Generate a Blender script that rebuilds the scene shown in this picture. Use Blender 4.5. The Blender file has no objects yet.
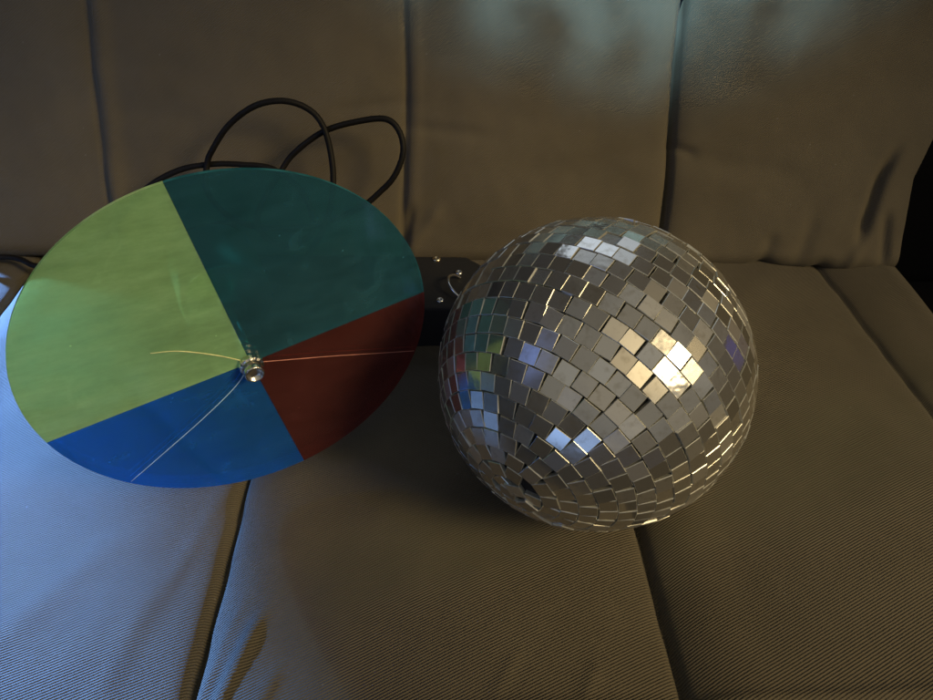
import bpy, bmesh, math, random
import numpy as np
from mathutils import Vector, Matrix, noise
R = math.radians
random.seed(11)
sc = bpy.context.scene
COL = sc.collection

# ------------------------------------------------------------------ helpers
def link(o, parent=None):
    COL.objects.link(o)
    if parent:
        o.parent = parent
    return o

def from_bm(name, bm, mats, parent=None, smooth=False):
    me = bpy.data.meshes.new(name)
    bm.normal_update()
    bm.to_mesh(me); bm.free()
    for m in (mats if isinstance(mats, (list, tuple)) else [mats]):
        me.materials.append(m)
    if smooth:
        me.polygons.foreach_set('use_smooth', [True] * len(me.polygons))
    return link(bpy.data.objects.new(name, me), parent)

def thing(name, label, cat, loc=(0, 0, 0), group=None):
    o = bpy.data.objects.new(name, None)
    o.location = loc; o.empty_display_size = .02
    o['label'] = label; o['category'] = cat
    if group: o['group'] = group
    return link(o)

def sub(o, v):
    """world points -> local to a parent at o.location"""
    return [Vector(p) - Vector(o.location) for p in v]

def catmull(pts, n=10):
    P = [Vector(p) for p in pts]
    P = [2 * P[0] - P[1]] + P + [2 * P[-1] - P[-2]]
    out = []
    for i in range(1, len(P) - 2):
        a, b, c, d = P[i - 1:i + 3]
        for k in range(n):
            t = k / n
            out.append(.5 * ((2 * b) + (c - a) * t + (2 * a - 5 * b + 4 * c - d) * t * t + (3 * b - a - 3 * c + d) * t ** 3))
    out.append(P[-2])
    return out

def tube(bm, pts, r, seg=10, mi=0, cap=True):
    pts = [Vector(p) for p in pts]
    rr = r if callable(r) else (lambda t: r)
    rings = []
    t0 = (pts[1] - pts[0]).normalized()
    nrm = t0.orthogonal().normalized()
    N = len(pts)
    for i, p in enumerate(pts):
        t = (pts[min(i + 1, N - 1)] - pts[max(i - 1, 0)]).normalized()
        nrm = (nrm - t * nrm.dot(t)).normalized()
        b = t.cross(nrm)
        q = rr(i / (N - 1))
        rings.append([bm.verts.new(p + nrm * math.cos(2 * math.pi * k / seg) * q + b * math.sin(2 * math.pi * k / seg) * q) for k in range(seg)])
    for a, b in zip(rings, rings[1:]):
        for k in range(seg):
            f = bm.faces.new((a[k], a[(k + 1) % seg], b[(k + 1) % seg], b[k])); f.material_index = mi; f.smooth = True
    if cap:
        f = bm.faces.new(rings[0][::-1]); f.material_index = mi
        f = bm.faces.new(rings[-1]); f.material_index = mi

def lathe(bm, prof, M, seg=32, mi=0, knurl=0):
    """prof = [(r, z)...] turned about local z, placed with M"""
    rings = []
    for r, z in prof:
        ring = []
        for k in range(seg):
            a = 2 * math.pi * k / seg
            q = r * (1 + (knurl if k % 2 else 0))
            ring.append(bm.verts.new(M @ Vector((q * math.cos(a), q * math.sin(a), z))))
        rings.append(ring)
    for a, b in zip(rings, rings[1:]):
        for k in range(seg):
            f = bm.faces.new((a[k], a[(k + 1) % seg], b[(k + 1) % seg], b[k])); f.material_index = mi; f.smooth = knurl == 0
    f = bm.faces.new(rings[0][::-1]); f.material_index = mi
    f = bm.faces.new(rings[-1]); f.material_index = mi

def prism(bm, outline, z0, z1, bev=.003, M=None):
    vs = [bm.verts.new((x, y, z0)) for x, y in outline]
    f = bm.faces.new(vs)
    r = bmesh.ops.extrude_face_region(bm, geom=[f])
    top = [v for v in r['geom'] if isinstance(v, bmesh.types.BMVert)]
    bmesh.ops.translate(bm, verts=top, vec=(0, 0, z1 - z0))
    bmesh.ops.recalc_face_normals(bm, faces=bm.faces[:])
    if bev:
        bmesh.ops.bevel(bm, geom=bm.edges[:], offset=bev, segments=3, affect='EDGES', profile=.5)
    if M is not None:
        bmesh.ops.transform(bm, matrix=M, verts=bm.verts[:])

# ------------------------------------------------------------------ materials
class NT:
    def __init__(s, name):
        s.m = bpy.data.materials.new(name); s.m.use_nodes = True
        s.t = s.m.node_tree; s.t.nodes.clear()
        s.out = s.n('ShaderNodeOutputMaterial')
    def n(s, typ, **kw):
        o = s.t.nodes.new(typ)
        for k, v in kw.items():
            if k in o.inputs: o.inputs[k].default_value = v
            else: setattr(o, k, v)
        return o
    def l(s, a, b): s.t.links.new(a, b)
    def ramp(s, fac, stops):
        r = s.n('ShaderNodeValToRGB')
        el = r.color_ramp.elements
        while len(el) < len(stops): el.new(.5)
        for e, (p, c) in zip(el, stops):
            e.position = p; e.color = c if len(c) == 4 else (*c, 1)
        s.l(fac, r.inputs[0]); return r.outputs[0]

def fabric(name, base, weave_angle, depth, crumple):
    k = NT(name)
    b = k.n('ShaderNodeBsdfPrincipled', Roughness=.82)
    b.inputs['Sheen Weight'].default_value = .06
    b.inputs['Sheen Roughness'].default_value = .45
    b.inputs['Specular IOR Level'].default_value = .14
    tc = k.n('ShaderNodeTexCoord')
    n1 = k.n('ShaderNodeTexNoise', Scale=7.0, Detail=5.0, Roughness=.6); k.l(tc.outputs['Object'], n1.inputs['Vector'])
    c1 = k.ramp(n1.outputs['Fac'], [(.3, [x * .86 for x in base]), (.7, [x * 1.14 for x in base])])
    n2 = k.n('ShaderNodeTexNoise', Scale=900.0, Detail=2.0); k.l(tc.outputs['Object'], n2.inputs['Vector'])
    mp = k.n('ShaderNodeMapping'); mp.inputs['Rotation'].default_value = (0, 0, weave_angle); k.l(tc.outputs['UV'], mp.inputs['Vector'])
    dn = k.n('ShaderNodeTexNoise', Scale=60.0, Detail=2.0); k.l(tc.outputs['UV'], dn.inputs['Vector'])
    w = k.n('ShaderNodeTexWave', wave_type='BANDS', bands_direction='X', Scale=190.0, Distortion=.6); w.inputs['Detail Scale'].default_value = 2.0
    k.l(mp.outputs[0], w.inputs['Vector'])
    mp2 = k.n('ShaderNodeMapping'); mp2.inputs['Rotation'].default_value = (0, 0, weave_angle + R(72)); k.l(tc.outputs['UV'], mp2.inputs['Vector'])
    w2 = k.n('ShaderNodeTexWave', wave_type='BANDS', bands_direction='X', Scale=260.0, Distortion=.8); k.l(mp2.outputs[0], w2.inputs['Vector'])
    mx = k.n('ShaderNodeMix', data_type='FLOAT'); mx.inputs[0].default_value = .14
    k.l(w.outputs['Fac'], mx.inputs[2]); k.l(w2.outputs['Fac'], mx.inputs[3])
    ad = k.n('ShaderNodeMath', operation='MULTIPLY_ADD'); ad.inputs[1].default_value = .45
    k.l(n2.outputs['Fac'], ad.inputs[0]); k.l(mx.outputs[0], ad.inputs[2])
    # yarn tops a little paler than the grooves, a few specks of lint
    mc = k.n('ShaderNodeMix', data_type='RGBA', blend_type='MULTIPLY'); mc.inputs[0].default_value = .22
    k.l(c1, mc.inputs[6]); k.l(k.ramp(ad.outputs[0], [(.2, (.5, .5, .5)), (1.0, (1.25, 1.25, 1.25))]), mc.inputs[7])
    v = k.n('ShaderNodeTexVoronoi', Scale=42.0); v.inputs['Randomness'].default_value = 1.0; k.l(tc.outputs['Object'], v.inputs['Vector'])
    lint = k.ramp(v.outputs['Distance'], [(.0, (1, 1, 1)), (.022, (1, 1, 1)), (.034, (0, 0, 0))])
    ml = k.n('ShaderNodeMix', data_type='RGBA'); k.l(lint, ml.inputs[0]); k.l(mc.outputs[2], ml.inputs[6]); ml.inputs[7].default_value = (.17, .16, .14, 1)
    k.l(ml.outputs[2], b.inputs['Base Color'])
    bp = k.n('ShaderNodeBump', Strength=1.0, Distance=depth); k.l(ad.outputs[0], bp.inputs['Height'])
    n3 = k.n('ShaderNodeTexNoise', Scale=26.0, Detail=4.0, Roughness=.55); k.l(tc.outputs['Object'], n3.inputs['Vector'])
    bp2 = k.n('ShaderNodeBump', Strength=crumple, Distance=.004); k.l(n3.outputs['Fac'], bp2.inputs['Height']); k.l(bp.outputs[0], bp2.inputs['Normal'])
    k.l(bp2.outputs[0], b.inputs['Normal'])
    k.l(b.outputs[0], k.out.inputs[0])
    return k.m

def plain(name, col, rough=.5, metal=0., bump=0., scale=300., var=.12, spec=.5):
    k = NT(name)
    b = k.n('ShaderNodeBsdfPrincipled', Roughness=rough, Metallic=metal)
    b.inputs['Specular IOR Level'].default_value = spec
    tc = k.n('ShaderNodeTexCoord')
    n = k.n('ShaderNodeTexNoise', Scale=scale, Detail=3.0); k.l(tc.outputs['Object'], n.inputs['Vector'])
    k.l(k.ramp(n.outputs['Fac'], [(.3, [max(0, x * (1 - var)) for x in col]), (.7, [x * (1 + var) for x in col])]), b.inputs['Base Color'])
    if bump:
        bp = k.n('ShaderNodeBump', Strength=bump, Distance=.0008); k.l(n.outputs['Fac'], bp.inputs['Height']); k.l(bp.outputs[0], b.inputs['Normal'])
    k.l(b.outputs[0], k.out.inputs[0])
    return k.m

def gel(name, tint, dust, dust_amt):
    """coloured clear acrylic with a film of dust and fine scuffs"""
    k = NT(name)
    tc = k.n('ShaderNodeTexCoord')
    tr = k.n('ShaderNodeBsdfTransparent', Color=(*tint, 1))
    df = k.n('ShaderNodeBsdfDiffuse', Color=(*dust, 1)); tl = k.n('ShaderNodeBsdfTranslucent', Color=(*dust, 1))
    ms = k.n('ShaderNodeMixShader'); ms.inputs[0].default_value = .22
    k.l(df.outputs[0], ms.inputs[1]); k.l(tl.outputs[0], ms.inputs[2])
    n = k.n('ShaderNodeTexNoise', Scale=16.0, Detail=7.0, Roughness=.66); k.l(tc.outputs['Object'], n.inputs['Vector'])
    mp = k.n('ShaderNodeMapping'); mp.inputs['Scale'].default_value = (1, 1, 4.5); mp.inputs['Rotation'].default_value = (0, R(35), 0); k.l(tc.outputs['Object'], mp.inputs['Vector'])
    n2 = k.n('ShaderNodeTexNoise', Scale=24.0, Detail=5.0, Roughness=.7); k.l(mp.outputs[0], n2.inputs['Vector'])
    a = k.n('ShaderNodeMath', operation='MULTIPLY'); k.l(n.outputs['Fac'], a.inputs[0]); k.l(n2.outputs['Fac'], a.inputs[1])
    mr = k.n('ShaderNodeMapRange'); k.l(a.outputs[0], mr.inputs['Value'])
    mr.inputs['From Min'].default_value = .12; mr.inputs['From Max'].default_value = .42
    mr.inputs['To Min'].default_value = dust_amt * .72; mr.inputs['To Max'].default_value = dust_amt * 1.3
    v = k.n('ShaderNodeTexVoronoi', Scale=95.0); k.l(tc.outputs['Object'], v.inputs['Vector'])
    sp = k.ramp(v.outputs['Distance'], [(0, (.5, .5, .5)), (.04, (.4, .4, .4)), (.075, (0, 0, 0))])
    vm = k.n('ShaderNodeMath', operation='GREATER_THAN'); vm.inputs[1].default_value = .8
    sx = k.n('ShaderNodeSeparateColor'); k.l(v.outputs['Color'], sx.inputs[0]); k.l(sx.outputs[0], vm.inputs[0])
    vv = k.n('ShaderNodeMath', operation='MULTIPLY'); k.l(sp, vv.inputs[0]); k.l(vm.outputs[0], vv.inputs[1])
    sm = k.n('ShaderNodeTexNoise', Scale=38.0, Detail=3.0, Roughness=.5, Distortion=1.2); k.l(tc.outputs['Object'], sm.inputs['Vector'])
    smr = k.ramp(sm.outputs['Fac'], [(.58, (0, 0, 0)), (.76, (.10, .10, .10))])  # pale patches painted in for whitish reflections on the acrylic
    s0 = k.n('ShaderNodeMath', operation='ADD'); k.l(mr.outputs[0], s0.inputs[0]); k.l(smr, s0.inputs[1])
    s2 = k.n('ShaderNodeMath', operation='ADD', use_clamp=True); k.l(s0.outputs[0], s2.inputs[0]); k.l(vv.outputs[0], s2.inputs[1])
    m1 = k.n('ShaderNodeMixShader'); k.l(s2.outputs[0], m1.inputs[0]); k.l(tr.outputs[0], m1.inputs[1]); k.l(ms.outputs[0], m1.inputs[2])
    gl = k.n('ShaderNodeBsdfGlossy', Roughness=.11, Color=(1, 1, 1, 1))
    fr = k.n('ShaderNodeFresnel', IOR=1.46)
    bp = k.n('ShaderNodeBump', Strength=.06, Distance=.002); k.l(n2.outputs['Fac'], bp.inputs['Height']); k.l(bp.outputs[0], gl.inputs['Normal'])
    fm = k.n('ShaderNodeMath', operation='MULTIPLY'); fm.inputs[1].default_value = .8; k.l(fr.outputs[0], fm.inputs[0])
    m2 = k.n('ShaderNodeMixShader'); k.l(fm.outputs[0], m2.inputs[0]); k.l(m1.outputs[0], m2.inputs[1]); k.l(gl.outputs[0], m2.inputs[2])
    k.l(m2.outputs[0], k.out.inputs[0])
    return k.m

def edge(name, col):
    k = NT(name)
    d = k.n('ShaderNodeBsdfDiffuse', Color=(*col, 1)); t = k.n('ShaderNodeBsdfTranslucent', Color=(*col, 1))
    tc = k.n('ShaderNodeTexCoord'); n = k.n('ShaderNodeTexNoise', Scale=70.0, Detail=2.0); k.l(tc.outputs['Object'], n.inputs['Vector'])
    m = k.n('ShaderNodeMixShader'); k.l(k.ramp(n.outputs['Fac'], [(.3, (.3, .3, .3)), (.7, (.8, .8, .8))]), m.inputs[0]); k.l(d.outputs[0], m.inputs[1]); k.l(t.outputs[0], m.inputs[2])
    k.l(m.outputs[0], k.out.inputs[0])
    return k.m

def mirror():
    k = NT('mirror_glass')
    b = k.n('ShaderNodeBsdfPrincipled', Metallic=1.0)
    at = k.n('ShaderNodeAttribute', attribute_name='tile'); s = k.n('ShaderNodeSeparateColor'); k.l(at.outputs['Color'], s.inputs[0])
    tc = k.n('ShaderNodeTexCoord')
    n = k.n('ShaderNodeTexNoise', Scale=170.0, Detail=4.0, Roughness=.6); k.l(tc.outputs['Object'], n.inputs['Vector'])
    base = k.ramp(s.outputs[0], [(0, (.42, .41, .38)), (.5, (.66, .65, .61)), (1, (.88, .88, .85))])
    # age spots in the silvering
    sp = k.ramp(n.outputs['Fac'], [(.30, (.55, .52, .46)), (.46, (1, 1, 1))])
    mc = k.n('ShaderNodeMix', data_type='RGBA', blend_type='MULTIPLY'); mc.inputs[0].default_value = .55
    k.l(base, mc.inputs[6]); k.l(sp, mc.inputs[7]); k.l(mc.outputs[2], b.inputs['Base Color'])
    ro = k.n('ShaderNodeMapRange'); k.l(s.outputs[1], ro.inputs['Value']); ro.inputs['To Min'].default_value = .08; ro.inputs['To Max'].default_value = .42
    k.l(ro.outputs[0], b.inputs['Roughness'])
    bp = k.n('ShaderNodeBump', Distance=.0012); st = k.n('ShaderNodeMath', operation='MULTIPLY'); st.inputs[1].default_value = .22
    k.l(s.outputs[2], st.inputs[0]); k.l(st.outputs[0], bp.inputs['Strength'])
    n4 = k.n('ShaderNodeTexNoise', Scale=110.0, Detail=2.0); k.l(tc.outputs['Object'], n4.inputs['Vector'])
    k.l(n4.outputs['Fac'], bp.inputs['Height']); k.l(bp.outputs[0], b.inputs['Normal'])
    # a thin haze of dust over the glass
    d = k.n('ShaderNodeBsdfDiffuse', Color=(.50, .47, .40, 1))
    mx = k.n('ShaderNodeMixShader'); mx.inputs[0].default_value = .13
    k.l(b.outputs[0], mx.inputs[1]); k.l(d.outputs[0], mx.inputs[2]); k.l(mx.outputs[0], k.out.inputs[0])
    return k.m

M_SEAT = fabric('brown_twill', (.113, .097, .068), R(63), .00062, .35)
M_BACK = fabric('brown_twill_back', (.113, .097, .068), R(50), .00018, .16)
M_BLACK_CLOTH = plain('black_cloth', (.006, .006, .007), .95, spec=.1)
M_CABLE = plain('black_rubber', (.006, .0055, .005), .6, bump=.1, scale=200, spec=.2)
M_BOX = plain('black_plastic', (.007, .007, .008), .7, bump=.25, scale=900)
M_BRASS = plain('brass', (.82, .66, .42), .25, 1)
M_CHROME = plain('chrome', (.74, .73, .70), .2, 1)
M_HUB = plain('worn_nickel', (.66, .63, .56), .26, 1, bump=.3, scale=500)
M_MOTOR = plain('zinc', (.62, .57, .42), .38, 1, bump=.2)
M_CORE = plain('black_core', (.010, .010, .010), .7)
M_EDGE = plain('cut_glass_edge', (.66, .66, .60), .30, .75)
M_CRACKS = [plain('crack_in_green', (.80, .80, .42), .4, var=.3, scale=90), plain('crack_in_red', (.50, .20, .15), .4, var=.3, scale=90), plain('crack_in_blue', (.55, .80, 1.0), .4, var=.2, scale=90)]  # tints imitate the light that cracks scatter inside coloured acrylic
M_MIRROR = mirror()
M_FLOOR = plain('dark_floor', (.02, .018, .016), .8, scale=20)
GREEN = gel('green_gel', (.74, .95, .48), (.59, .98, .54), .44)
TEAL = gel('teal_gel', (.10, .44, .48), (.075, .28, .38), .30)
BLUE = gel('blue_gel', (.05, .50, .98), (.04, .29, .82), .28)
RED = gel('red_gel', (.66, .23, .19), (.23, .075, .07), .28)

# ------------------------------------------------------------------ sofa
sofa = thing('sofa', 'dark brown fabric sofa with stitched seat and back panels under the mirror ball', 'sofa')

def smooth_noise(x, y, s, seed=0.):
    return noise.noise(Vector((x * s + seed, y * s - seed * .7, seed * 1.3)))

def crease(x, y, a, b, w, amp, asym=0.):
    """a fold along the segment a-b: gaussian across, fading at its ends"""
    ax, ay = a; bx, by = b
    dx, dy = bx - ax, by - ay; L2 = dx * dx + dy * dy
    t = ((x - ax) * dx + (y - ay) * dy) / L2
    L = math.sqrt(L2)
    d = ((x - ax) * dy - (y - ay) * dx) / L
    if abs(d) > 4 * w or t < -.35 or t > 1.35: return 0.
    e = 1.
    if t < .2: e = max(0, (t + .35) / .55)
    if t > .8: e = max(0, (1.35 - t) / .55)
    e = e * e * (3 - 2 * e)
    q = math.exp(-(d / w) ** 2)
    return amp * e * (q + asym * d / w * q)

SEAMS = [(-.72, .3, -.03), (-.44, .3, -.035), (-.161, .316, -.042), (.1192, .282, -.043), (.3672, .54, -.057), (.64, .3, -.05)]
SEAT_FOLDS = [((-.141, .160), (-.127, .216), .0045, .0030, .5), ((-.151, .16), (-.146, .19), .003, .0014, .4), ((-.118, .16), (-.110, .186), .005, .0016, .4), ((-.152, .17), (-.140, .225), .004, .0012, 0),
              ((-.205, .17), (-.195, .25), .008, .0008, 0), ((-.19, .24), (-.176, .315), .006, .0007, .4), ((-.30, .17), (-.24, .26), .012, .0012, 0),
              ((.015, .172), (.028, .195), .004, .0008, .3), ((.065, .17), (.075, .19), .004, .0012, 0),
              ((.22, .50), (.30, .58), .02, .0015, 0)]
BALL = Vector((.0804, .3335, .0966)); BR = .0985

def seat_h(x, y):
    z = 0.
    xs = [s[0] + s[2] * (y - s[1]) for s in SEAMS]
    for i, s in enumerate(xs):
        d = x - s
        if abs(d) < .12:
            wob = .0012 * smooth_noise(y, i * 3.1, 30)
            d += wob
            dp = .42 if i == 4 else 1.
            wd = .013 if i != 2 else (.0055 if d < 0 else .009)
            z -= dp * ((.0075 if i != 2 else .006) * math.exp(-abs(d) / wd) + .005 * math.exp(-(d / (.0024 if i != 2 else .0016)) ** 2))
            # the right lip of each seam stands a bit higher than the left one
            z += dp * .0028 * math.exp(-((d - .03) / .022) ** 2) - .0012 * math.exp(-((d + .025) / .02) ** 2)
    for a, b in zip(xs, xs[1:]):
        if a <= x <= b:
            t = (x - a) / (b - a)
            z += .007 * (math.sin(math.pi * t) ** .7 - .75)
    z += .0022 * smooth_noise(x, y, 9, 2.) + .0007 * smooth_noise(x, y, 28, 5.)
    for f in SEAT_FOLDS:
        z += crease(x, y, *f)
    # dent under the ball
    r2 = (x - BALL.x) ** 2 + (y - BALL.y) ** 2
    if r2 < .03:
        lim = BALL.z - math.sqrt(max(BR * BR - r2, 0)) - .0004 if r2 < BR * BR else 1
        soft = BALL.z - BR - .0012 + r2 * 7.
        z = min(z, max(soft, -.02), lim) if soft < z else min(z, lim)
    return z

def grid_mesh(name, P, uv, mat, parent):
    ny, nx = len(P), len(P[0])
    verts = [p for row in P for p in row]
    faces = [(j * nx + i, j * nx + i + 1, (j + 1) * nx + i + 1, (j + 1) * nx + i) for j in range(ny - 1) for i in range(nx - 1)]
    me = bpy.data.meshes.new(name); me.from_pydata(verts, [], faces)
    ul = me.uv_layers.new(name='UVMap')
    flat = [c for row in uv for c in row]
    li = np.empty(len(me.loops), dtype=np.int32); me.loops.foreach_get('vertex_index', li)
    ul.data.foreach_set('uv', np.array(flat, dtype=np.float32)[li].ravel())
    me.polygons.foreach_set('use_smooth', [True] * len(me.polygons))
    me.materials.append(mat); me.update()
    return link(bpy.data.objects.new(name, me), parent)

# seat: profile runs up the front, over a rounded edge, then back under the back cushion
X = np.concatenate([np.arange(-.80, -.50, .006), np.arange(-.50, .4535, .0022), [.4540]])
prof = []
FR = .024; F0 = .1392
for t in np.linspace(-.11, -FR, 12): prof.append((0., t, 'f'))
for a in np.linspace(0, 90, 14)[1:-1]: prof.append((FR - FR * math.cos(R(a)), -FR + FR * math.sin(R(a)), 'r'))
for t in np.arange(FR, .60, .0024): prof.append((t, 0., 't'))
P, U = [], []
s = 0; last = None
for dy, dz, kind in prof:
    if last: s += math.hypot(dy - last[0], dz - last[1])
    last = (dy, dz)
    row, ur = [], []
    for x in X:
        y0 = F0 + .037 * x
        y = y0 + dy
        hh = seat_h(x, max(y, y0 + .012))
        k = 1. if kind == 't' else max(0., 1 + dz / .06)
        pip = 0.
        if kind == 't': pip = .0022 * math.exp(-((dy - FR - .002) / .003) ** 2)
        e = min(1., max(0., (x - .424) / .030))
        hh -= .030 * (1 - math.sqrt(1 - e * e))
        row.append((x, y - (0 if kind == 't' else .3 * hh), dz + hh * k + pip)); ur.append((x, y0 + s))
    row.append((.4545, y0 + dy, min(dz, 0) - .09)); ur.append((.54, y0 + s))
    P.append(row); U.append(ur)
grid_mesh('seat_cushion', P, U, M_SEAT, sofa)

# back cushion, leaning back 25 degrees
BO = Vector((-.4837, .6162, 0)); BE = Vector((.99971, -.02395, 0)); BU = Vector((.01012, .42250, .90631)); BN = Vector((-.0217, -.90605, .42262))
BSEAMS = [(-.09, 0), (.121, -.01), (.4195, .012), (.679, .028)]
BEND = .940
BACK_FOLDS = [((.36, .150), (.425, .158), .006, -.002, .4), ((.43, .135), (.50, .128), .007, -.0022, .5), ((.428, .05), (.418, .01), .005, -.004, .3), ((.455, .055), (.43, .02), .006, .0022, 0),
              ((.681, .12), (.705, .112), .0045, -.0028, .4), ((.70, .11), (.80, .095), .012, -.0026, .3), ((.60, .10), (.67, .12), .013, -.0022, .2), ((.52, .10), (.64, .085), .016, -.002, .2),
              ((.893, .105), (.880, .035), .0055, -.010, .35), ((.903, .05), (.907, .01), .005, -.006, .2), ((.88, .03), (.87, .0), .006, .004, 0), ((.83, .05), (.82, .005), .008, -.0024, .3), ((.79, .03), (.785, .0), .006, -.0026, 0),
              ((.15, .15), (.29, .125), .016, -.0022, .3), ((.02, .13), (.115, .16), .02, -.002, .2), ((.123, .10), (.135, .02), .012, .003, .5)]
def bottom_wave(u):
    return (-.004 * math.exp(-((u - .88) / .04) ** 2) + .006 * math.exp(-((u - .785) / .012) ** 2) + .004 * math.exp(-((u - .845) / .01) ** 2)
            + .0015 * smooth_noise(u, 0, 14, 3) + .002 * math.exp(-((u - .681) / .01) ** 2) + .003 * math.exp(-((u - .4195) / .01) ** 2))
def back_d(u, v):
    d = 0.
    xs = []
    for i, (s0, sl) in enumerate(BSEAMS):
        q = u - (s0 + sl * v + .0025 * math.sin(v * 21 + i * 2.2)); xs.append(s0 + sl * v)
        deep = (.45, .30, .25, .8)[i]
        d -= deep * .0075 * math.exp(-abs(q) / (.010 if i < 3 else .008)) + (.002, .002, .003, .010)[i] * math.exp(-(q / .0024) ** 2)
        if i == 1: d += .004 * math.exp(-((q - .012) / .009) ** 2)
        if i == 2: d += .0016 * math.exp(-((q - .01) / .006) ** 2)
    xs.append(BEND)
    for a, b in zip(xs, xs[1:]):
        if a <= u <= b:
            t = (u - a) / (b - a)
            d += .006 * (math.sin(math.pi * t) ** .7 - .7)
    d += .0035 * smooth_noise(u, v, 7, 8.) + .0022 * smooth_noise(u * .45, v, 22, 4.) + .0006 * smooth_noise(u, v, 55, 1.)
    for f in BACK_FOLDS: d += crease(u, v, *f)
    return d
UU = np.concatenate([np.arange(-.06, BEND, .0026), [BEND]])
prof = []
RB = .016; T = .075
for q in np.linspace(-T, -RB, 8): prof.append((0., q, .0))
for a in np.linspace(0, 90, 12)[1:-1]: prof.append((RB - RB * math.sin(R(a)) if False else RB * (1 - math.cos(R(a))), -RB + RB * math.sin(R(a)), math.sin(R(a))))
for v in np.arange(RB, .40, .0028): prof.append((v, 0., 1.))
for a in np.linspace(0, 90, 8)[1:]: prof.append((.40 + .03 * math.sin(R(a)), -.03 + .03 * math.cos(R(a)), 1.))
prof.append((.43, -T, .0))
P, U = [], []; s = 0; last = None
for v, q, k in prof:
    if last: s += math.hypot(v - last[0], q - last[1])
    last = (v, q)
    row, ur = [], []
    for u in UU:
        # right end rounds off
        e = max(0., (u - (BEND - .03)) / .03)
        endr = -.030 * (1 - math.sqrt(max(0., 1 - e * e)))
        d = back_d(u, v) * k + q
        grow = .32 * max(0., v - .09) * max(0., (u - .80) / (BEND - .80)) ** 1.5 + endr * (1. if q > -.05 else .3)
        vv = v + bottom_wave(u) * math.exp(-v / .02)
        row.append(tuple(BO + BE * (u + grow) + BU * vv + BN * d)); ur.append((u, s))
    # end wall back from the rim
    row.append(tuple(BO + BE * (BEND - .002 + .32 * max(0., v - .09)) + BU * v + BN * (-T))); ur.append((BEND + .06, s))
    P.append(row); U.append(ur)
grid_mesh('back_cushion', P, U, M_BACK, sofa)

bm = bmesh.new()
prism(bm, [(.456, .71), (1.3, .71), (1.3, .90), (.456, .90)], -.30, .46, .018)
from_bm('dark_panel', bm, M_BLACK_CLOTH, sofa, True)  # added black panel keeps the view past the cushion's right end dark
bm = bmesh.new()
prism(bm, [(-.80, .150), (1.3, .190), (1.3, .70), (.45, .70), (.45, .90), (-.80, .90)], -.33, -.085, .006)
from_bm('sofa_base', bm, M_BLACK_CLOTH, sofa)
bm = bmesh.new()
prism(bm, [(-.52, .738), (.449, .712), (.449, .90), (-.52, .90)], -.083, .30, .01)
from_bm('sofa_frame', bm, M_BLACK_CLOTH, sofa)

bm = bmesh.new()
for x, y in ((-4, -4), (4, -4), (4, 4), (-4, 4)): bm.verts.new((x, y, -.335))
bm.faces.new(bm.verts[:])
fl = from_bm('floor', bm, M_FLOOR); fl['kind'] = 'structure'

# ------------------------------------------------------------------ mirror ball
ball = thing('mirror_ball', 'round silver mirror ball covered in small square mirror tiles on the sofa seat', 'mirror ball', BALL)
bm = bmesh.new()
bmesh.ops.create_uvsphere(bm, u_segments=64, v_segments=40, radius=BR - .0028)
from_bm('ball_core', bm, M_CORE, ball, True)
bm = bmesh.new()
lay = bm.faces.layers.float_color.new('tile')
ax = Vector((-.577, -.793, -.196)).normalized()
e1 = ax.orthogonal().normalized(); e2 = ax.cross(e1)
PITCH = .0107; NR = round(math.pi * BR / PITCH)
rnd = random.Random(5)
for i in range(NR):
    th = (i + .5) * math.pi / NR + rnd.gauss(0, .002)
    n = max(3, int(2 * math.pi * math.sin(th) * BR / PITCH))
    ph0 = rnd.uniform(0, 6.28)
    for j in range(n):
        if i in (0, 1, 2) and rnd.random() < .07: continue
        ph = ph0 + 2 * math.pi * j / n + rnd.gauss(0, .006) / max(.35, math.sin(th)) * .6
        thj = th + rnd.gauss(0, .0016)
        r_ = e1 * math.cos(ph) + e2 * math.sin(ph)
        N = ax * math.cos(thj) + r_ * math.sin(thj)
        tth = (-ax * math.sin(thj) + r_ * math.cos(thj)); tph = N.cross(tth)
        c = N * (BR + rnd.gauss(0, .00025))
        jit = rnd.gauss(0, 1)
        N2 = (N + tth * rnd.gauss(0, .014) + tph * rnd.gauss(0, .014)).normalized()
        rot = rnd.gauss(0, R(1.6))
        a = tph * math.cos(rot) + tth * math.sin(rot); a = (a - N2 * a.dot(N2)).normalized(); b = N2.cross(a)
        hs = .00520 + rnd.gauss(0, .00007); hs2 = .00518 + rnd.gauss(0, .00012); ch = .00028
        col = (rnd.random(), rnd.random() ** 2.2, rnd.random() ** 2, 1)
        def ring(k, zz):
            return [bm.verts.new(c + a * (sx * (hs - k)) + b * (sy * (hs2 - k)) + N2 * zz) for sx, sy in ((1, 1), (-1, 1), (-1, -1), (1, -1))]
        A, B_, C_ = ring(ch, 0), ring(0, -ch), ring(0, -.0026)
        f = bm.faces.new(A); f.material_index = 0; f[lay] = col
        for p, q in ((A, B_), (B_, C_)):
            for k in range(4):
                f = bm.faces.new((q[k], q[(k + 1) % 4], p[(k + 1) % 4], p[k])); f.material_index = 1; f[lay] = col
from_bm('mirror_tiles', bm, [M_MIRROR, M_EDGE], ball)

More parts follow.
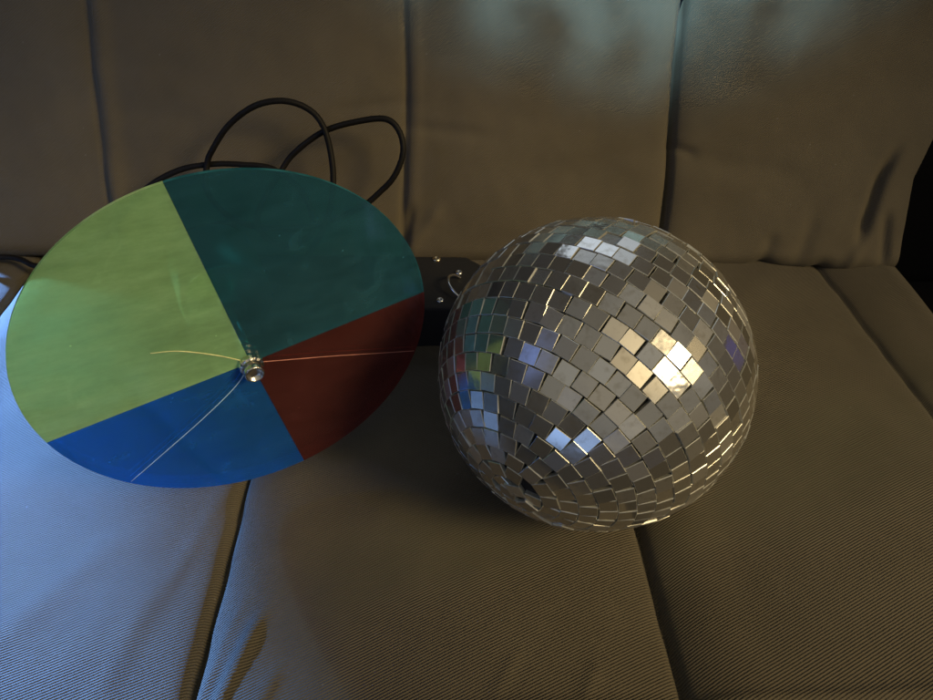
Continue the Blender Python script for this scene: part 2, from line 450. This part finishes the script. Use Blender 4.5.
# ------------------------------------------------------------------ colour wheel
C = Vector((-.13414, .31889, .12753))
n_ = Vector((.43511, -.89849, -.05828)).normalized(); u_ = Vector((.90002, .43585, 0)).normalized(); v_ = n_.cross(u_)
DR = .1180
wheel = thing('color_wheel', 'tilted see-through disc in green, teal, red and blue quarters beside the mirror ball', 'colour wheel', (C.x - .03, C.y + .1, 0))
wl = Vector(wheel.location)
def W(a, b, d=0.): return C + u_ * a + v_ * b + n_ * d - wl
HUBP = (.0030, -.0098)
EDGES = {GREEN: edge('green_edge', (.66, .92, .45)), TEAL: edge('teal_edge', (.05, .25, .30)), BLUE: edge('blue_edge', (.05, .30, .62)), RED: edge('red_edge', (.25, .08, .08))}
def sector(name, a0, a1, mat, label):
    bm = bmesh.new()
    n = 44
    th = .0011
    outs = []
    g = .00012
    pts = [HUBP] + [(DR * math.cos(R(a0 + (a1 - a0) * k / n)), DR * math.sin(R(a0 + (a1 - a0) * k / n))) for k in range(n + 1)]
    # a hair's gap so that neighbouring panels never share a face
    cx = sum(p[0] for p in pts) / len(pts); cy = sum(p[1] for p in pts) / len(pts)
    L = math.hypot(cx, cy)
    pts = [(p[0] + g * cx / L, p[1] + g * cy / L) for p in pts]
    f_ = [bm.verts.new(W(p[0], p[1], th)) for p in pts]; b_ = [bm.verts.new(W(p[0], p[1], -th)) for p in pts]
    bm.faces.new(f_); bm.faces.new(b_[::-1])
    m = len(pts)
    for k in range(m):
        f = bm.faces.new((b_[k], b_[(k + 1) % m], f_[(k + 1) % m], f_[k]))
        if 0 < k < m - 1: f.material_index = 1
    bmesh.ops.recalc_face_normals(bm, faces=bm.faces[:])
    o = from_bm(name, bm, [mat, EDGES[mat]], wheel); o['label'] = label
    return o
sector('gel_panel', 3.7, 97.2, TEAL, 'dark teal quarter of the disc')
sector('gel_panel', 97.2, 192.5, GREEN, 'pale green quarter of the disc')
sector('gel_panel', 192.5, 280.6, BLUE, 'bright blue quarter of the disc')
sector('gel_panel', 280.6, 363.7, RED, 'dark red quarter of the disc')
for ci, (pts, r) in enumerate((([HUBP, (-.015, .0037), (-.0334, .0141), (-.0475, .018)], .00042),
               ([HUBP, (.030, -.0175), (.0519, -.0237), (.085, -.034), (.1095, -.0415)], .00034),
               ([HUBP, (-.0084, -.0246), (-.0312, -.0428), (-.060, -.0625), (-.0855, -.0795)], .00034))):
    bm = bmesh.new()
    tube(bm, catmull([W(a, b, .00118) for a, b in pts], 8), lambda t, r=r: r * (1 - .35 * t), 6)
    from_bm('crack', bm, M_CRACKS[ci], wheel)
FM = Matrix((u_, v_, n_)).transposed().to_4x4()
def axis(a, b, d): return Matrix.Translation(W(a, b, d)) @ FM
hub = None
bm = bmesh.new()
lathe(bm, [(.0064, .0012), (.0070, .0018), (.0070, .0050), (.0058, .0058), (.0045, .0060)], axis(*HUBP, 0), 28, knurl=.07)
lathe(bm, [(.0042, .0060), (.0042, .0080), (.0056, .0082), (.0060, .0088), (.0060, .0120), (.0055, .0127), (.0048, .0127), (.0045, .0110), (.0012, .0106)], axis(*HUBP, 0), 30)
hub = from_bm('hub', bm, M_HUB, wheel)
bm = bmesh.new()
lathe(bm, [(.0035, -.0012), (.0035, -.070), (.002, -.0702)], axis(*HUBP, 0), 16)
from_bm('shaft', bm, M_CHROME, wheel)
bm = bmesh.new()
lathe(bm, [(.008, -.050), (.010, -.051), (.010, -.060), (.028, -.0605), (.030, -.063), (.030, -.112), (.027, -.115), (.01, -.1152)], axis(*HUBP, 0), 40)
from_bm('motor', bm, M_MOTOR, wheel, True)
# bracket from the box up to the motor, then the low black box with its screws and wire handle
bm = bmesh.new()
base = W(*HUBP, -.122)
q = base + wl
for (dx, w, z0, z1) in ((0, .022, .0, .147),):
    o0 = Vector((q.x, q.y, 0)) - wl; un = u_; nn = Vector((n_.x, n_.y, 0)).normalized()
    M = Matrix(((un.x, nn.x, 0, o0.x), (un.y, nn.y, 0, o0.y), (0, 0, 1, 0), (0, 0, 0, 1)))
    prism(bm, [(-.022, -.003), (.022, -.003), (.022, .003), (-.022, .003)], .004, .147, .001, M)
from_bm('bracket', bm, M_BOX, wheel)
bm = bmesh.new()
yb = lambda x: -.024 * x
xl, xr = -.235, .022
out = [(xl, .420), (-.125, .416), (-.085, .470), (xr - .010, .474), (xr, .484), (xr, .530), (xr - .022, .5505), (xl, .556)]
prism(bm, [(a - wl.x, b - wl.y) for a, b in out], -.006, .045, .0035)
box = from_bm('motor_box', bm, M_BOX, wheel)
def screw(x, y, r, mat):
    bm = bmesh.new()
    M = Matrix.Translation(Vector((x, y, .0449)) - wl)
    lathe(bm, [(r, 0), (r, .0008), (r * .8, .0018), (r * .42, .0019), (r * .36, .0010), (r * .1, .0010)], M, 20)
    from_bm('screw', bm, mat, box)
screw(-.0275, .5445, .0040, M_BRASS)
screw(-.0068, .5225, .0034, M_CHROME)
screw(-.0225, .4810, .0034, M_CHROME)
bm = bmesh.new()
tube(bm, catmull([Vector(p) - wl for p in ((-.005, .5150, .045), (-.010, .5120, .050), (-.0150, .505, .053), (-.0150, .494, .053), (-.010, .486, .050), (-.003, .482, .045))], 8), .0013, 8)
from_bm('wire_handle', bm, M_CHROME, box)

# ------------------------------------------------------------------ cable
bm = bmesh.new()
path = [(-.500, .600, .010), (-.470, .607, .007), (-.4525, .6035, .006), (-.437, .595, .005), (-.418, .594, .005), (-.390, .602, .010), (-.362, .607, .030), (-.336, .611, .055), (-.3046, .6169, .0815), (-.2738, .6226, .0954), (-.2444, .6242, .1002), (-.2156, .6236, .1005), (-.1825, .6208, .0962),
        (-.155, .608, .075), (-.150, .590, .045), (-.180, .578, .040), (-.200, .592, .060), (-.1747, .6214, .098), (-.1568, .627, .1155), (-.1318, .6302, .1308), (-.1029, .6302, .1394),
        (-.0749, .6289, .1428), (-.0623, .6242, .1334), (-.059, .6163, .1165), (-.0672, .6094, .0967), (-.0822, .6058, .081), (-.105, .600, .066), (-.155, .590, .052), (-.215, .592, .055), (-.246, .606, .078),
        (-.2455, .6195, .102), (-.2355, .6216, .119), (-.217, .6253, .1396), (-.1913, .6267, .1558), (-.1655, .628, .1599), (-.1443, .6293, .152), (-.132, .6256, .1375), (-.1263, .6165, .1135),
        (-.1258, .6049, .0888), (-.133, .590, .060), (-.150, .572, .035), (-.160, .550, .030)]
tube(bm, catmull(path, 9), .0028, 10)
cab = from_bm('power_cable', bm, M_CABLE)
cab['label'] = 'black power cable looped up behind the coloured disc'; cab['category'] = 'cable'
# ------------------------------------------------------------------ camera
cam = bpy.data.cameras.new('camera'); co = link(bpy.data.objects.new('camera', cam))
cam.sensor_fit = 'HORIZONTAL'; cam.sensor_width = 36; cam.lens = 36 * 703 / 933
cam.clip_start = .01; cam.clip_end = 100
co.location = (0, 0, .40087); co.rotation_euler = (R(90 - 40.5), 0, 0)
sc.camera = co

# ------------------------------------------------------------------ light
def lamp(name, kind, loc, at, energy, color, **kw):
    l = bpy.data.lights.new(name, kind); l.energy = energy; l.color = color
    for k, v in kw.items(): setattr(l, k, v)
    o = link(bpy.data.objects.new(name, l)); o.location = loc
    o.rotation_euler = (Vector(at) - Vector(loc)).to_track_quat('-Z', 'Y').to_euler()
    return o
wl_ = lamp('warm_lamp', 'AREA', (1.10, -.25, .82), (.10, .38, .04), 1.32, (1., .75, .38), shape='DISK', size=.80)
wl_.data.spread = R(27)
LP = (-1.28, 1.04, .38)
ww = lamp('window_glow', 'SPOT', LP, (-.38, .28, 0), 860., (.155, .365, 1.), spot_size=R(44), spot_blend=.5, shadow_soft_size=.028)
# an added node mask cuts the beam off in a soft straight edge
ww.data.use_nodes = True; t = ww.data.node_tree
em = next(x for x in t.nodes if x.type == 'EMISSION')
ge = t.nodes.new('ShaderNodeNewGeometry'); sx = t.nodes.new('ShaderNodeSeparateXYZ'); t.links.new(ge.outputs['Incoming'], sx.inputs[0])
def mth(op, a, b, c=None):
    m = t.nodes.new('ShaderNodeMath'); m.operation = op
    for k, v in enumerate((a, b, c)):
        if v is None: continue
        if isinstance(v, (int, float)): m.inputs[k].default_value = v
        else: t.links.new(v, m.inputs[k])
    return m.outputs[0]
hx = mth('MULTIPLY_ADD', mth('DIVIDE', sx.outputs[0], sx.outputs[2]), -LP[2], LP[0])
hy = mth('MULTIPLY_ADD', mth('DIVIDE', sx.outputs[1], sx.outputs[2]), -LP[2], LP[1])
edge = mth('ADD', mth('MULTIPLY', hx, .87), mth('MULTIPLY', hy, .49))
def fade(v, a, b):
    m = t.nodes.new('ShaderNodeMapRange'); m.interpolation_type = 'SMOOTHERSTEP'; t.links.new(v, m.inputs['Value'])
    m.inputs['From Min'].default_value = a; m.inputs['From Max'].default_value = b; m.inputs['To Min'].default_value = 1; m.inputs['To Max'].default_value = 0
    return m.outputs[0]
E0 = .009
wob = t.nodes.new('ShaderNodeTexNoise'); wob.inputs['Scale'].default_value = 6; t.links.new(ge.outputs['Incoming'], wob.inputs['Vector'])
edge = mth('ADD', edge, mth('MULTIPLY_ADD', wob.outputs['Fac'], .06, -.03))
t.links.new(mth('ADD', mth('MULTIPLY', fade(edge, E0 - .085, E0 + .01), .97), mth('MULTIPLY', fade(edge, E0 - .02, E0 + .17), .03)), em.inputs['Strength'])
lamp('cool_fill', 'AREA', (-1.3, -.10, 1.0), (-.50, .66, .20), .34, (.28, .42, 1.), shape='DISK', size=.8).data.spread = R(50)  # added fill that cools the left of the backrest, no known source
lamp('tile_glint_light', 'AREA', (-.28, -.90, -.02), BALL, .62, (.34, .54, 1.), shape='RECTANGLE', size=.62, size_y=.26)  # unseen light added for the blue reflections in the ball's lower tiles
lamp('blue_glint_light', 'AREA', (1.06, .59, .10), BALL, .02, (.05, .06, .8), shape='RECTANGLE', size=.16, size_y=.16)  # small unseen light added for the deep-blue tiles at right
lamp('ceiling_window', 'AREA', (.30, 1.95, 1.75), BALL, 2.9, (.78, .88, 1.), shape='RECTANGLE', size=1.35, size_y=.85)
g = lamp('dapple_light', 'SPOT', (.15, -.25, 1.3), (.16, .875, .445), 1150.0, (.36, .68, .95), spot_size=R(31), spot_blend=1., shadow_soft_size=.02)  # added spot, its noise mask imitates mottled reflections on the backrest
gl = g.data; gl.use_nodes = True; t = gl.node_tree
em = next(x for x in t.nodes if x.type == 'EMISSION')
tc = t.nodes.new('ShaderNodeTexCoord'); nz = t.nodes.new('ShaderNodeTexNoise'); nz.inputs['Scale'].default_value = 42; nz.inputs['Detail'].default_value = 6; nz.inputs['Roughness'].default_value = .65; nz.inputs['Distortion'].default_value = 1.4
rp = t.nodes.new('ShaderNodeValToRGB'); rp.color_ramp.elements[0].position = .44; rp.color_ramp.elements[1].position = .68
rp.color_ramp.elements[0].color = (.05, .05, .05, 1)
t.links.new(tc.outputs['Normal'], nz.inputs['Vector']); t.links.new(nz.outputs['Fac'], rp.inputs[0]); t.links.new(rp.outputs[0], em.inputs['Strength'])

w = bpy.data.worlds.new('World'); sc.world = w; w.use_nodes = True; t = w.node_tree
bg = next(x for x in t.nodes if x.type == 'BACKGROUND')
# a dim room: brighter up behind the camera, dark below and behind the sofa
tc = t.nodes.new('ShaderNodeTexCoord'); nz = t.nodes.new('ShaderNodeTexNoise'); nz.inputs['Scale'].default_value = 2.6; nz.inputs['Detail'].default_value = 3
dt = t.nodes.new('ShaderNodeVectorMath'); dt.operation = 'DOT_PRODUCT'; dt.inputs[1].default_value = (.30, -.66, .69)
t.links.new(tc.outputs['Generated'], dt.inputs[0]); t.links.new(tc.outputs['Generated'], nz.inputs['Vector'])
rp = t.nodes.new('ShaderNodeValToRGB')
rp.color_ramp.elements.new(.5)
for e, (p, c) in zip(rp.color_ramp.elements, [(.0, (.014, .018, .026)), (.70, (.028, .034, .044)), (.98, (.42, .405, .36))]):
    e.position = p; e.color = (*c, 1)
mr = t.nodes.new('ShaderNodeMapRange'); mr.inputs['From Min'].default_value = -1; t.links.new(dt.outputs['Value'], mr.inputs['Value'])
n2 = t.nodes.new('ShaderNodeMath'); n2.operation = 'MULTIPLY_ADD'; n2.inputs[1].default_value = .7; n2.inputs[2].default_value = -.35; t.links.new(nz.outputs['Fac'], n2.inputs[0])
n3 = t.nodes.new('ShaderNodeMath'); n3.operation = 'ADD'; t.links.new(n2.outputs[0], n3.inputs[0]); t.links.new(mr.outputs[0], n3.inputs[1])
t.links.new(n3.outputs[0], rp.inputs[0]); t.links.new(rp.outputs[0], bg.inputs['Color'])
bg.inputs['Strength'].default_value = .64

sc.view_settings.view_transform = 'Standard'; sc.view_settings.look = 'None'
sc.view_settings.exposure = 0; sc.view_settings.gamma = 1
sc.render.engine = 'CYCLES'
sc.cycles.use_denoising = True
sc.cycles.max_bounces = 8; sc.cycles.transparent_max_bounces = 12
sc.cycles.sample_clamp_indirect = 4.0
